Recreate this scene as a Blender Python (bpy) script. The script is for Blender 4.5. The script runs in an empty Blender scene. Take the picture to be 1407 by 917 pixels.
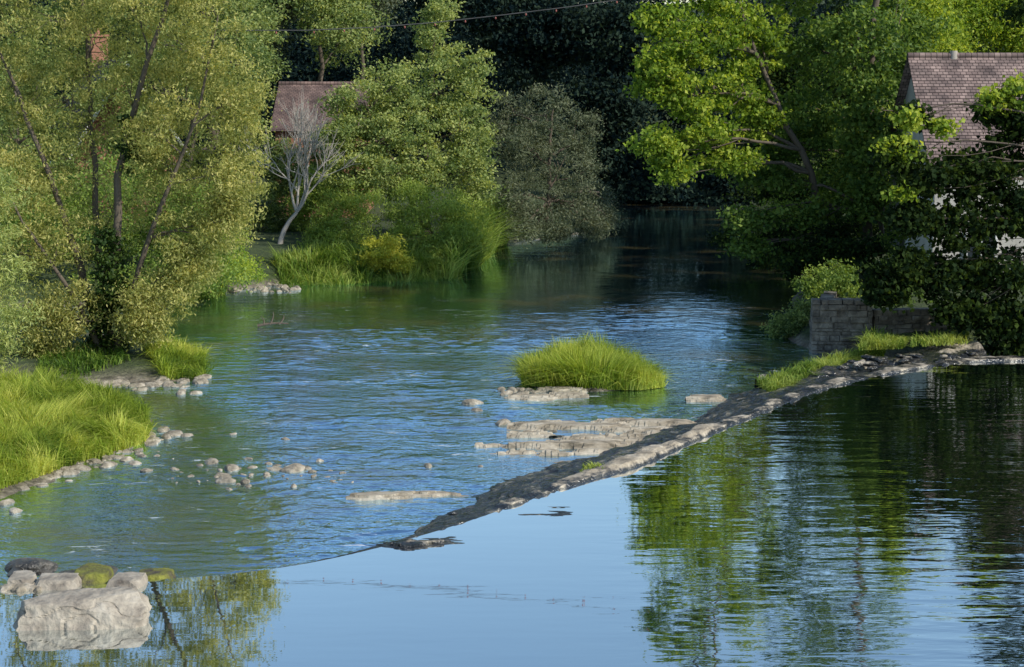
import bpy, math, numpy as np
from mathutils import Vector
R=np.random.RandomState(7)
sc=bpy.context.scene
F=2230.0; TH=math.radians(8.38); CZ=7.0
# ---------- survey helpers: photo bearings -> world positions ----------
def ray(px,py):
    u=(px-703.5)/F; v=(458.5-py)/F
    return np.array([u, math.cos(TH)+v*math.sin(TH), -math.sin(TH)+v*math.cos(TH)])
def G(px,py,z=-0.5):
    d=ray(px,py); t=(z-CZ)/d[2]; return np.array([d[0]*t,d[1]*t,z])
def W(px,py,D):
    d=ray(px,py); t=D/d[1]; return np.array([d[0]*t,D,CZ+d[2]*t])
# ---------- numpy noise ----------
def _h(x,y,z,s):
    n=(x*374761393+y*668265263+z*1440662683+s*982451653)&0xffffffff
    n=((n^(n>>13))*1274126177)&0xffffffff
    n=((n^(n>>15))*2246822519)&0xffffffff
    return ((n^(n>>16))&0xffffffff)/4294967296.0
def vn(p,s=0):
    i=np.floor(p).astype(np.int64); f=p-i; f=f*f*f*(f*(f*6-15)+10); r=0
    for a in (0,1):
        for b in (0,1):
            for c in (0,1):
                w=(f[:,0] if a else 1-f[:,0])*(f[:,1] if b else 1-f[:,1])*(f[:,2] if c else 1-f[:,2])
                r=r+w*_h(i[:,0]+a,i[:,1]+b,i[:,2]+c,s)
    return r*2-1
def fbm(p,o=4,s=0):
    r=0;a=1.0;t=0
    for k in range(o):
        r=r+a*vn(p*(2.03**k),s+k); t+=a; a*=.5
    return r/t
def fbm2(x,y,sc_=1.0,o=4,s=0):
    return fbm(np.stack([x*sc_,y*sc_,np.zeros_like(x)+.37],1),o,s)
# ---------- materials ----------
def mat(name):
    m=bpy.data.materials.new(name); m.use_nodes=True; nt=m.node_tree; nt.nodes.clear()
    out=nt.nodes.new('ShaderNodeOutputMaterial'); return m,nt,out
def N(nt,t,**k):
    n=nt.nodes.new(t)
    for a,b in k.items():
        if a.startswith('i_'): n.inputs[a[2:].replace('_',' ')].default_value=b
        else: setattr(n,a,b)
    return n
def ramp(nt,stops,fac=None):
    r=nt.nodes.new('ShaderNodeValToRGB'); e=r.color_ramp.elements
    while len(e)<len(stops): e.new(0.5)
    for k,(p,c) in enumerate(stops):
        e[k].position=p; e[k].color=(c[0],c[1],c[2],1)
    if fac is not None: nt.links.new(fac,r.inputs[0])
    return r
def leafmat(name,stops,trans=.35,rough=.55,spec=.2):
    m,nt,out=mat(name)
    a=N(nt,'ShaderNodeAttribute',attribute_name='tint')
    r=ramp(nt,stops,a.outputs['Fac'])
    d=N(nt,'ShaderNodeBsdfPrincipled',i_Roughness=rough); d.inputs['Specular IOR Level'].default_value=spec
    t=N(nt,'ShaderNodeBsdfTranslucent'); mx=N(nt,'ShaderNodeMixShader'); mx.inputs[0].default_value=trans
    g=N(nt,'ShaderNodeMix',data_type='RGBA',blend_type='MULTIPLY'); g.inputs[0].default_value=1
    g.inputs[7].default_value=(1.7,1.55,.7,1)
    L=nt.links.new
    L(r.outputs[0],d.inputs['Base Color']); L(r.outputs[0],g.inputs[6]); L(g.outputs[2],t.inputs[0])
    L(d.outputs[0],mx.inputs[1]); L(t.outputs[0],mx.inputs[2]); L(mx.outputs[0],out.inputs[0])
    return m
def noisemat(name,stops,scale=2,rough=.85,bump=.3,bdist=.05,detail=8,sc3=(1,1,1),spec=.3,second=None):
    m,nt,out=mat(name); L=nt.links.new
    g=N(nt,'ShaderNodeNewGeometry'); mp=N(nt,'ShaderNodeMapping'); mp.inputs['Scale'].default_value=sc3
    L(g.outputs['Position'],mp.inputs[0])
    n=N(nt,'ShaderNodeTexNoise',i_Scale=scale,i_Detail=detail,i_Roughness=.62); L(mp.outputs[0],n.inputs['Vector'])
    r=ramp(nt,stops,n.outputs['Fac'])
    b=N(nt,'ShaderNodeBump',i_Strength=bump,i_Distance=bdist)
    n2=N(nt,'ShaderNodeTexNoise',i_Scale=scale*4,i_Detail=6); L(mp.outputs[0],n2.inputs['Vector']); L(n2.outputs['Fac'],b.inputs['Height'])
    d=N(nt,'ShaderNodeBsdfPrincipled',i_Roughness=rough); d.inputs['Specular IOR Level'].default_value=spec
    L(r.outputs[0],d.inputs['Base Color']); L(b.outputs[0],d.inputs['Normal']); L(d.outputs[0],out.inputs[0])
    return m
S=lambda *c:[(i/(len(c)-1) if len(c)>1 else 0,k) for i,k in enumerate(c)]
M={}
M['willow']=leafmat('willow_leaf',S((.10,.135,.035),(.30,.32,.095),(.56,.52,.20)),.42)
M['green']=leafmat('green_leaf',S((.045,.095,.02),(.14,.22,.045),(.30,.38,.08)),.4)
M['soft']=leafmat('soft_leaf',S((.06,.105,.035),(.21,.28,.09),(.44,.48,.17)),.4)
M['bright']=leafmat('bright_leaf',S((.04,.085,.012),(.18,.28,.03),(.44,.50,.08)),.45)
M['yellow']=leafmat('yellow_leaf',S((.22,.27,.03),(.46,.46,.06),(.6,.56,.1)),.4)
M['grey']=leafmat('grey_leaf',S((.035,.055,.032),(.09,.115,.065),(.18,.20,.12)),.25)
M['dark']=leafmat('shade_dark_leaf',S((.006,.014,.006),(.014,.03,.01),(.05,.08,.015)),.3,.7,.06)  # dark albedo puts the right bank's shade into the leaf colour
M['far']=leafmat('far_shade_leaf',S((.003,.008,.011),(.009,.020,.021),(.034,.054,.036)),.15,.9,.02)  # shade of the far hillside is painted in as near-black leaves
M['ivy']=leafmat('ivy_leaf',S((.01,.03,.006),(.03,.06,.01),(.08,.12,.02)),.2)
M['grass']=leafmat('grass_blade',S((.07,.13,.012),(.27,.36,.04),(.55,.57,.13)),.4)
M['reed']=leafmat('reed_blade',S((.045,.10,.012),(.14,.23,.03),(.33,.39,.09)),.35)
M['bark']=noisemat('bark',S((.05,.04,.03),(.10,.08,.06),(.16,.135,.105)),6,sc3=(1,1,.3))
M['bark_pale']=noisemat('bark_pale',S((.2,.17,.14),(.34,.31,.27),(.45,.42,.38)),6,sc3=(1,1,.3))
M['rock']=noisemat('river_rock',[(.25,(.06,.055,.045)),(.5,(.26,.225,.17)),(.75,(.5,.45,.37))],5,bump=.6,bdist=.04)
M['slab']=noisemat('slab_rock',[(.3,(.08,.07,.05)),(.45,(.27,.23,.17)),(.7,(.5,.45,.36))],3,bump=.8,bdist=.05,sc3=(.6,2,1))
M['blockstone']=noisemat('block_stone',[(.3,(.10,.085,.07)),(.42,(.24,.21,.17)),(.56,(.35,.31,.25)),(.72,(.46,.42,.35))],2.6,bump=.8,bdist=.05)
M['wetrock']=noisemat('wet_rock',[(.3,(.02,.02,.02)),(.5,(.07,.065,.055)),(.7,(.18,.16,.13))],4,rough=.35,bump=.8,bdist=.06,spec=.5)
M['moss']=noisemat('mossy_rock',[(.38,(.07,.06,.045)),(.5,(.14,.14,.035)),(.7,(.24,.25,.04))],4,bump=.6)
M['brick']=noisemat('brick_wall',[(.3,(.22,.10,.065)),(.7,(.36,.18,.12))],9)
M['render']=noisemat('pale_render',[(.3,(.35,.34,.31)),(.7,(.5,.48,.44))],2)
M['white']=noisemat('white_paint',[(.3,(.7,.7,.68)),(.7,(.8,.8,.78))],2)
M['glass']=noisemat('window_glass',[(.3,(.02,.025,.03)),(.7,(.03,.04,.05))],2,rough=.05,bump=0)
M['cable']=noisemat('cable_black',[(.3,(.05,.05,.05)),(.7,(.09,.09,.09))],2)
M['bulb']=noisemat('red_bulb',[(.3,(.22,.07,.06)),(.7,(.30,.1,.08))],2,rough=.5)
# ---------- mesh ----------
def mk(name,v,q,m,smooth=False,tint=None,parent=None):
    me=bpy.data.meshes.new(name); v=np.asarray(v,dtype=np.float32); q=np.asarray(q,dtype=np.int32)
    k=q.shape[1]
    me.vertices.add(len(v)); me.vertices.foreach_set('co',v.ravel())
    me.loops.add(q.size); me.loops.foreach_set('vertex_index',q.ravel())
    me.polygons.add(len(q)); me.polygons.foreach_set('loop_start',np.arange(0,q.size,k,dtype=np.int32))
    try: me.polygons.foreach_set('loop_total',np.full(len(q),k,dtype=np.int32))
    except Exception: pass
    me.polygons.foreach_set('use_smooth',np.full(len(q),smooth))
    if tint is not None:
        a=me.attributes.new('tint','FLOAT','POINT'); a.data.foreach_set('value',np.asarray(tint,dtype=np.float32))
    me.update(calc_edges=True); me.validate()
    me.materials.append(m)
    o=bpy.data.objects.new(name,me); sc.collection.objects.link(o)
    if parent: o.parent=parent
    return o
def empty(name):
    o=bpy.data.objects.new(name,None); sc.collection.objects.link(o); return o
def unit(a): return a/np.maximum(np.linalg.norm(a,axis=-1,keepdims=True),1e-9)
def leaves(name,P,size,asp,m,tint,droop=0.,parent=None):
    n=len(P); ax=R.normal(size=(n,3)); ax[:,2]-=droop; ax=unit(ax)
    nn=R.normal(size=(n,3)); nn[:,2]+=.6; sd=unit(np.cross(ax,nn)); nr=np.cross(ax,sd)
    s=size*R.uniform(.6,1.3,n)[:,None]
    v=np.empty((n,4,3)); v[:,0]=P-ax*s*.5; v[:,2]=P+ax*s*.5
    v[:,1]=P+sd*s*asp*.5+nr*s*.12*asp-ax*s*.08; v[:,3]=P-sd*s*asp*.5+nr*s*.12*asp-ax*s*.08
    q=np.arange(4*n).reshape(n,4)
    return mk(name,v.reshape(-1,3),q,m,False,np.repeat(tint,4),parent)
def tubes(name,L,m,parent=None,k=6):
    V=[];Q=[];o=0
    for pts,rad in L:
        pts=np.asarray(pts); n=len(pts); T=unit(np.gradient(pts,axis=0)); 
        ref=np.array([0.3,1,.1]); A=unit(np.cross(T,ref)); B=np.cross(T,A)
        an=np.linspace(0,2*np.pi,k,endpoint=False)
        ring=pts[:,None]+np.asarray(rad)[:,None,None]*(A[:,None]*np.cos(an)[None,:,None]+B[:,None]*np.sin(an)[None,:,None])
        V.append(ring.reshape(-1,3))
        i=np.arange(n-1)[:,None]*k; j=np.arange(k)[None]; j2=(j+1)%k
        Q.append((np.stack([i+j,i+j2,i+k+j2,i+k+j],-1).reshape(-1,4))+o); o+=n*k
    return mk(name,np.concatenate(V),np.concatenate(Q),m,True,None,parent)
def bez(a,b,bend,n=9,jit=.0):
    t=np.linspace(0,1,n)[:,None]; mid=(a+b)/2+bend
    p=(1-t)**2*a+2*t*(1-t)*mid+t*t*b
    if jit: p[1:-1]+=R.normal(size=(n-2,3))*jit
    return p
def tree(name,trunks,lobes,m,leaf=.12,asp=.35,droop=0.,cl=26,per=90,cr=.5,bark='bark',twigs=6,tb=.5,limb_r=.07,flat=.6):
    e=empty(name); T=[]; allp=[]
    for pts,r0,r1 in trunks:
        pts=np.asarray(pts,float); n=14; s=np.linspace(0,len(pts)-1,n); 
        ii=np.minimum(s.astype(int),len(pts)-2); f=(s-ii)[:,None]; p=pts[ii]*(1-f)+pts[ii+1]*f
        p[1:-1]=(p[:-2]+2*p[1:-1]+p[2:])/4; p[1:-1]+=R.normal(size=(n-2,3))*r0*.3
        rr=np.linspace(r0,r1,n); rr[0]*=1.35; T.append((p,rr)); allp.append(p[3:])
    TP=np.concatenate(allp) if allp else None
    P=[];K=[]
    for c,r,dn in lobes:
        nc=max(3,int(cl*dn)); d=unit(R.normal(size=(nc,3))); rad=R.uniform(.25,1.08,nc)**.6
        C=c+d*rad[:,None]*r
        if TP is not None:
            tgt=c-np.array([0,0,r[2]*.4]); dist=np.linalg.norm(TP-tgt,axis=1)+np.maximum(0,TP[:,2]-tgt[2])*2.0
            st=TP[np.argmin(dist)]; ln=np.linalg.norm(c-st)
            b=bez(st,c,np.array([0,0,.12*ln])+R.normal(size=3)*.07*ln,9,ln*.012)
            T.append((b,np.linspace(limb_r,limb_r*.35,9)))
            for k in range(min(twigs,nc)):
                s0=b[R.randint(3,9)]; l2=np.linalg.norm(C[k]-s0)
                T.append((bez(s0,C[k],R.normal(size=3)*.1*l2,6),np.linspace(limb_r*.35,limb_r*.1,6)))
        ct=R.uniform(-.28,.28,nc); cs=cr*R.uniform(.6,1.35,nc)
        npb=int(per); idx=np.repeat(np.arange(nc),npb)
        off=R.normal(size=(len(idx),3))*.55*cs[idx][:,None]; off[:,2]*=flat
        if droop: off[:,2]-=np.abs(R.normal(size=len(idx)))*cs[idx]*.35*droop
        P.append(C[idx]+off); K.append(np.clip(tb+ct[idx]+R.normal(size=len(idx))*.2,0,1))
    if T: tubes(name+'_branches',T,M[bark],e)
    leaves(name+'_foliage',np.concatenate(P),leaf,asp,M[m],np.concatenate(K),droop,e)
    return e
def lb(px,py,rx,ry,D,dn=1.,dep=None):
    k=D/F; r=np.array([rx*k,(dep if dep else (rx+ry)/2*k),ry*k]); return (W(px,py,D),r,dn)
# ---------- river outline ----------
shore=[(-14,-30),(-13.5,26)]
for p in [(-60,745),(0,690),(60,665),(110,642),(200,612),(220,592),(205,565),(150,540),(0,533),(-60,530),(-60,524),(20,527),(100,531),(240,527),(288,515),(285,495),(235,470),(120,458),(-40,455),(-40,425),(150,420),(255,412),(310,401),(400,389),(500,386),(600,381),(655,362),(690,335),(760,327),(828,318),(835,292),(822,276)]:
    shore.append(tuple(G(*p)[:2]))
for p in [(1010,276),(1010,300),(1060,340),(1100,385),(1090,425),(1060,452),(1108,478),(1200,492),(1340,493)]:
    shore.append(tuple(G(*p)[:2]))
shore+= [(16,42.5),(19,42),(20,-30)]
SH=np.array(shore)
def sdist(x,y):
    P=np.stack([x,y],1); A=SH; B=np.roll(SH,-1,0); d=np.full(len(P),1e9); ins=np.zeros(len(P),bool)
    for a,b in zip(A,B):
        ab=b-a; t=np.clip(((P-a)@ab)/(ab@ab),0,1); q=a+t[:,None]*ab
        d=np.minimum(d,np.hypot(*(P-q).T))
        c=((a[1]>P[:,1])!=(b[1]>P[:,1]))&(P[:,0]<(b[0]-a[0])*(P[:,1]-a[1])/(b[1]-a[1]+1e-12)+a[0]); ins^=c
    return np.where(ins,-d,d)
def H(x,y):
    x=np.atleast_1d(np.asarray(x,float)); y=np.atleast_1d(np.asarray(y,float))
    s=sdist(x,y)+.25*fbm2(x,y,.9,3,3); low=((x<-4.5)&(y>26.5)&(y<52))
    amp=np.where(low,.35,1.05)
    o=-.52+amp*(1-np.exp(-np.maximum(s,0)/1.3))+.02*np.maximum(s,0)*(~low)
    i=-.52+np.maximum(s,-3)*.35
    z=np.where(s>0,o,i)+.06*fbm2(x,y,1.7,3,5)
    z+=np.where(s>0,1,0)*(np.clip(y-118,0,140)*.13+np.clip(np.abs(x)-35,0,80)*.12)
    return z
xs=np.concatenate([-45-np.geomspace(1,900,26)[::-1],np.arange(-45,45.01,.5),45+np.geomspace(1,900,26)])
ys=np.concatenate([-5-np.geomspace(1,300,10)[::-1],np.arange(-5,130.01,.5),130+np.geomspace(1,1200,28)])
X,Y=np.meshgrid(xs,ys); Z=H(X.ravel(),Y.ravel())
nx=len(xs); ny=len(ys); i=(np.arange(ny-1)[:,None]*nx+np.arange(nx-1)[None]).ravel()
q=np.stack([i,i+1,i+1+nx,i+nx],1)
m,nt,out=mat('ground_soil'); L=nt.links.new
g=N(nt,'ShaderNodeNewGeometry'); sp=N(nt,'ShaderNodeSeparateXYZ'); L(g.outputs['Position'],sp.inputs[0])
n=N(nt,'ShaderNodeTexNoise',i_Scale=3,i_Detail=8); L(g.outputs['Position'],n.inputs['Vector'])
r1=ramp(nt,[(.3,(.06,.05,.035)),(.55,(.18,.155,.115)),(.75,(.3,.27,.21))],n.outputs['Fac'])
r2=ramp(nt,[(.3,(.02,.035,.01)),(.7,(.06,.085,.022))],n.outputs['Fac'])
mr=N(nt,'ShaderNodeMapRange'); mr.inputs[1].default_value=-.44; mr.inputs[2].default_value=-.25; L(sp.outputs[2],mr.inputs[0])
mx=N(nt,'ShaderNodeMix',data_type='RGBA'); L(mr.outputs[0],mx.inputs[0]); L(r1.outputs[0],mx.inputs[6]); L(r2.outputs[0],mx.inputs[7])
n2=N(nt,'ShaderNodeTexNoise',i_Scale=9,i_Detail=6); L(g.outputs['Position'],n2.inputs['Vector'])
b=N(nt,'ShaderNodeBump',i_Strength=.9,i_Distance=.12); L(n2.outputs['Fac'],b.inputs['Height'])
d=N(nt,'ShaderNodeBsdfPrincipled',i_Roughness=.95); L(mx.outputs[2],d.inputs[0]); L(b.outputs[0],d.inputs['Normal']); L(d.outputs[0],out.inputs[0])
mk('ground',np.stack([X.ravel(),Y.ravel(),Z],1),q,m,True)
# ---------- weir crest ----------
cp=[(-40,20.5,0),(-12,22.3,0)]+[tuple(G(a,b_,0)) for a,b_ in [(60,803),(240,796),(370,784),(470,766),(560,742),(640,718),(720,690),(800,662),(880,640),(940,612),(1000,586),(1060,562),(1120,538),(1190,520),(1260,507),(1335,497)]]+[(16.5,42.8,0),(40,44,0)]
cp=np.array(cp); seg=np.r_[0,np.cumsum(np.linalg.norm(np.diff(cp,axis=0),axis=1))]
def crest(s): return np.stack([np.interp(s,seg,cp[:,0]),np.interp(s,seg,cp[:,1])],1)
ss=np.arange(0,seg[-1],.25); c0=crest(ss)
ker=np.ones(7)/7; cs_=np.stack([np.convolve(np.pad(c0[:,k],3,'edge'),ker,'valid') for k in (0,1)],1)
# ---------- water ----------
def watermat(name,deep,shallow,tintc,lower):
    m,nt,out=mat(name); L=nt.links.new
    g=N(nt,'ShaderNodeNewGeometry')
    def noi(scale,detail,sx=1,sy=1,rough=.5,dist=0):
        mp=N(nt,'ShaderNodeMapping'); mp.inputs['Scale'].default_value=(sx,sy,1); L(g.outputs['Position'],mp.inputs[0])
        n=N(nt,'ShaderNodeTexNoise',i_Scale=scale,i_Detail=detail,i_Roughness=rough,i_Distortion=dist); L(mp.outputs[0],n.inputs['Vector']); return n
    def math_(op,a,b_=None):
        x=N(nt,'ShaderNodeMath',operation=op)
        for k,vv in enumerate((a,b_)):
            if vv is None: continue
            if isinstance(vv,(int,float)): x.inputs[k].default_value=vv
            else: L(vv,x.inputs[k])
        return x.outputs[0]
    def mrg(src,a,b_,c=0.,d_=1.):
        x=N(nt,'ShaderNodeMapRange'); x.inputs[1].default_value=a; x.inputs[2].default_value=b_; x.inputs[3].default_value=c; x.inputs[4].default_value=d_; L(src,x.inputs[0]); return x.outputs[0]
    col=noi(.35,5,1,1.2,.6)
    cr_=ramp(nt,[(.4,deep),(.62,shallow)],col.outputs['Fac'])
    dcol=cr_.outputs[0]; foam=None; sh=None
    if lower:
        sp=N(nt,'ShaderNodeSeparateXYZ'); L(g.outputs['Position'],sp.inputs[0])
        near=mrg(sp.outputs[1],64,50)
        patch=noi(.15,3,1,1.8,.55,.5)
        w1=noi(.95,2,.6,1.2,.5,.4); w3=noi(5.0,3,.6,1.1,.6)
        h=math_('ADD',math_('MULTIPLY',w1.outputs['Fac'],.05),math_('MULTIPLY',math_('MULTIPLY',w3.outputs['Fac'],math_('ADD',math_('MULTIPLY',near,.9),.1)),.075)); dist=.36
        fo=noi(3.2,5,.5,1.7,.75,.6); z2=noi(.45,2,1,1.4)
        foam=math_('MULTIPLY',math_('MULTIPLY',mrg(fo.outputs['Fac'],.60,.65),mrg(z2.outputs['Fac'],.5,.6)),math_('MULTIPLY',near,.65))
        sh=mrg(col.outputs['Fac'],.46,.66)
    else:
        w1=noi(.8,2,.5,1.9,.45,.2); w2=noi(3.0,2,.5,1.6,.5); sp=N(nt,'ShaderNodeSeparateXYZ'); L(g.outputs['Position'],sp.inputs[0])
        rg=mrg(sp.outputs[0],1,6,.08,1.)
        h=math_('ADD',math_('MULTIPLY',w1.outputs['Fac'],1.),math_('MULTIPLY',w2.outputs['Fac'],.3)); h=math_('MULTIPLY',h,rg); dist=.022
    b=N(nt,'ShaderNodeBump',i_Strength=1.,i_Distance=dist); L(h,b.inputs['Height'])
    d=N(nt,'ShaderNodeBsdfDiffuse'); L(dcol,d.inputs[0])
    gl=N(nt,'ShaderNodeBsdfGlossy',i_Roughness=.02 if not lower else .03); gl.inputs[0].default_value=(*tintc,1)
    L(b.outputs[0],gl.inputs['Normal'])
    fr=N(nt,'ShaderNodeFresnel',i_IOR=2.3); L(b.outputs[0],fr.inputs['Normal'])
    fm=mrg(fr.outputs[0],.1,.33 if not lower else .28,.4 if not lower else .5,.97)
    if sh is not None: fm=math_('MULTIPLY',fm,math_('SUBTRACT',1.,math_('MULTIPLY',sh,.22)))
    mx=N(nt,'ShaderNodeMixShader'); L(fm,mx.inputs[0]); L(d.outputs[0],mx.inputs[1]); L(gl.outputs[0],mx.inputs[2]); last=mx.outputs[0]
    if foam is not None:
        wd=N(nt,'ShaderNodeBsdfDiffuse'); wd.inputs[0].default_value=(.6,.68,.75,1); m2=N(nt,'ShaderNodeMixShader'); L(foam,m2.inputs[0]); L(last,m2.inputs[1]); L(wd.outputs[0],m2.inputs[2]); last=m2.outputs[0]
    L(last,out.inputs[0])
    return m
wl=watermat('river_water_rippled',(.008,.03,.06),(.10,.085,.035),(.68,.86,1.0),True)
wu=watermat('pool_water_calm',(.01,.025,.03),(.02,.035,.03),(.93,.98,1.0),False)
n_=len(cs_)
V=np.concatenate([np.c_[cs_,np.zeros(n_)],np.c_[cs_[:,0],np.full(n_,-60.),np.zeros(n_)]])
q=np.array([[k+1,k,n_+k,n_+k+1] for k in range(n_-1)])
mk('pool_water',V,q,wu,True)
# lower river: one sheet whose waves are real relief, calmer upstream and by the left bank
gx_=np.concatenate([[-60,-40,-25],np.arange(-17,14.01,.09),[16,25,40,60]])
gy_=np.concatenate([[21.0],np.arange(22,40,.045),np.arange(40,66,.065),np.arange(66,92,.35),[95,100,110,125,150]])
X,Y=np.meshgrid(gx_,gy_); x=X.ravel(); y=Y.ravel()
sst=lambda v,a,b_:(lambda t:t*t*(3-2*t))(np.clip((v-a)/(b_-a),0,1))
near=1-sst(y,47,64); left=sst(x,-11,-4)
pat=sst(fbm2(x,y*1.7,.22,3,41),-.28,.16)
pool_=np.exp(-(((x+7.5)/3.4)**2+((y-27)/2.8)**2))
mask=(.10+.90*pat*(.35+.65*left))*(.05+.95*near)*(1-.65*pool_)
wx=x+.5*fbm2(x,y,.6,2,61); wy=y+.35*fbm2(x,y,.7,2,62)
wv=lambda fx,fy,s,o=2:fbm(np.stack([wx*fx+.12*wy*fx,wy*fy,0*x+.2],1),o,s)
z=.030*wv(.9,1.9,51)+.021*(1-np.abs(wv(1.9,3.8,52))*2)+.013*wv(3.9,6.3,53)
edge=((x>-16.9)&(x<13.9)&(y>22.1)).astype(float)*(1-sst(y,84,91))
z=-.5+z*mask*edge
nx=len(gx_); ny=len(gy_); i=(np.arange(ny-1)[:,None]*nx+np.arange(nx-1)[None]).ravel()
q=np.stack([i,i+1,i+1+nx,i+nx],1)
cy=np.interp(x,cs_[:,0],cs_[:,1]); keep=(y[q].max(1)>cy[q].min(1)-.6)
mk('river_water',np.stack([x,y,z],1),q[keep],wl,True)
# ---------- weir body ----------
st=np.arange(0,seg[-1],.06); C=np.stack([np.interp(st,ss,cs_[:,0]),np.interp(st,ss,cs_[:,1])],1)
T=unit(np.gradient(C,axis=0)); Nn=np.stack([-T[:,1],T[:,0]],1)
pxs=C[:,0]/C[:,1]*F+703.5
wid=np.interp(pxs,[0,240,420,560,700,850,950,1050,1150,1300],[.5,.4,.5,.9,1.6,2.7,2.4,2.0,2.7,3.0])*(1+.25*fbm2(C[:,0],C[:,1],.8,3,77))
dry=np.interp(pxs,[200,400,520,600,700,800,860,1000,1040,1330],[-.10,-.06,-.03,-.01,.0,.02,.07,.07,.0,.02])
nt_=54; t=np.linspace(-.3,1.15,nt_)
PX=C[:,None,:]+Nn[:,None,:]*(t[None,:,None]*wid[:,None,None])
x=PX[...,0].ravel(); y=PX[...,1].ravel(); tt=np.tile(t,len(C)); dd=np.repeat(dry,nt_); ww=np.repeat(wid,nt_)
prof=np.where(tt<0,-.9*np.abs(tt)*ww-.02, np.where(tt<.12,0.015,-(tt-.12)/.88*.56+.015))
sk_=np.clip(ww/1.6,.15,1)
z=prof+dd*np.exp(-((tt-.09)/.14)**2)+ (.09*fbm2(x,y,.9,4,11)+.09*(np.abs(fbm2(x,y,1.5,4,12))-.2))*sk_
zq=np.floor(z/.07)*.07+.07*np.clip((z/.07-np.floor(z/.07))*3,0,1)
z=zq*.75+z*.25+.012*fbm2(x,y,9,2,15)
i=(np.arange(len(C)-1)[:,None]*nt_+np.arange(nt_-1)[None]).ravel()
q=np.stack([i,i+1,i+1+nt_,i+nt_],1)[:,::-1]
m,nt,out=mat('weir_rock'); L=nt.links.new
g=N(nt,'ShaderNodeNewGeometry'); sp=N(nt,'ShaderNodeSeparateXYZ'); L(g.outputs['Position'],sp.inputs[0])
n=N(nt,'ShaderNodeTexNoise',i_Scale=1.8,i_Detail=10,i_Roughness=.75); L(g.outputs['Position'],n.inputs['Vector'])
dryc=ramp(nt,[(.35,(.12,.10,.075)),(.5,(.30,.255,.19)),(.7,(.5,.45,.36))],n.outputs['Fac'])
wet=ramp(nt,[(.38,(.010,.012,.015)),(.50,(.03,.032,.034)),(.57,(.08,.075,.062)),(.62,(.24,.215,.17)),(.8,(.14,.15,.04))],n.outputs['Fac'])
ad=N(nt,'ShaderNodeMath',operation='MULTIPLY_ADD'); ad.inputs[1].default_value=.3; L(n.outputs['Fac'],ad.inputs[0]); L(sp.outputs[2],ad.inputs[2])
mr=N(nt,'ShaderNodeMapRange'); mr.inputs[1].default_value=.19; mr.inputs[2].default_value=.23; L(ad.outputs[0],mr.inputs[0])
mx=N(nt,'ShaderNodeMix',data_type='RGBA'); L(mr.outputs[0],mx.inputs[0]); L(wet.outputs[0],mx.inputs[6]); L(dryc.outputs[0],mx.inputs[7])
n2=N(nt,'ShaderNodeTexNoise',i_Scale=6,i_Detail=8); L(g.outputs['Position'],n2.inputs['Vector'])
b=N(nt,'ShaderNodeBump',i_Strength=.9,i_Distance=.10); L(n2.outputs['Fac'],b.inputs['Height'])
rr=N(nt,'ShaderNodeMapRange'); rr.inputs[3].default_value=.15; rr.inputs[4].default_value=.9; L(mr.outputs[0],rr.inputs[0])
d=N(nt,'ShaderNodeBsdfPrincipled'); L(mx.outputs[2],d.inputs[0]); L(rr.outputs[0],d.inputs['Roughness']); L(b.outputs[0],d.inputs['Normal']); L(d.outputs[0],out.inputs[0])
M['weir']=m
mk('weir',np.stack([x,y,z],1),q,m,False)
# ---------- rock ledges ----------
def ledge(px0,px1,py,hpx,amp,seed,z0=-.5,mm='slab',name='rock_ledge',bias=.0):
    a=G(px0,py,z0); b_=G(px1,py,z0); c=(a+b_)/2; hx=(b_[0]-a[0])/2*1.15; near=G((px0+px1)/2,py+hpx,z0)[1]; far=G((px0+px1)/2,py-hpx,z0)[1]; hy=(far-near)/2*1.3
    nx_=180; ny_=60
    gx,gy=np.meshgrid(np.linspace(-1,1,nx_),np.linspace(-1,1,ny_)); gx=gx.ravel(); gy=gy.ravel()
    x=c[0]+gx*hx; y=(near+far)/2+gy*hy+gx*.12*hx
    e=1-(np.abs(gx)**2.5+np.abs(gy)**2)
    nn=fbm(np.stack([x*.6,y*2.6,gx*0+seed],1),5,seed)*1.9+.4*fbm(np.stack([x*3,y*7,gx*0+seed],1),3,seed+9)
    z=amp*(np.clip(e,-1,1)*.9-.5+bias+nn)
    z=np.floor(z/.05)*.05*.75+z*.25
    z=np.minimum(z,amp*.6+.02*nn)+z0
    i=(np.arange(ny_-1)[:,None]*nx_+np.arange(nx_-1)[None]).ravel()
    mk(name,np.stack([x,y,z],1),np.stack([i,i+1,i+nx_+1,i+nx_],1),M[mm],False)
ledge(715,965,588,9,.18,1,bias=.15); ledge(670,915,616,18,.18,2,bias=.04); ledge(690,800,541,8,.17,3,bias=.1)
ledge(480,635,683,5,.15,4,bias=.1); ledge(945,1000,549,5,.17,6,bias=.1); ledge(525,640,746,7,.10,5,0.0,'weir',bias=.15)
ledge(700,790,703,6,.07,8,0.0,'weir',bias=.1)
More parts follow.
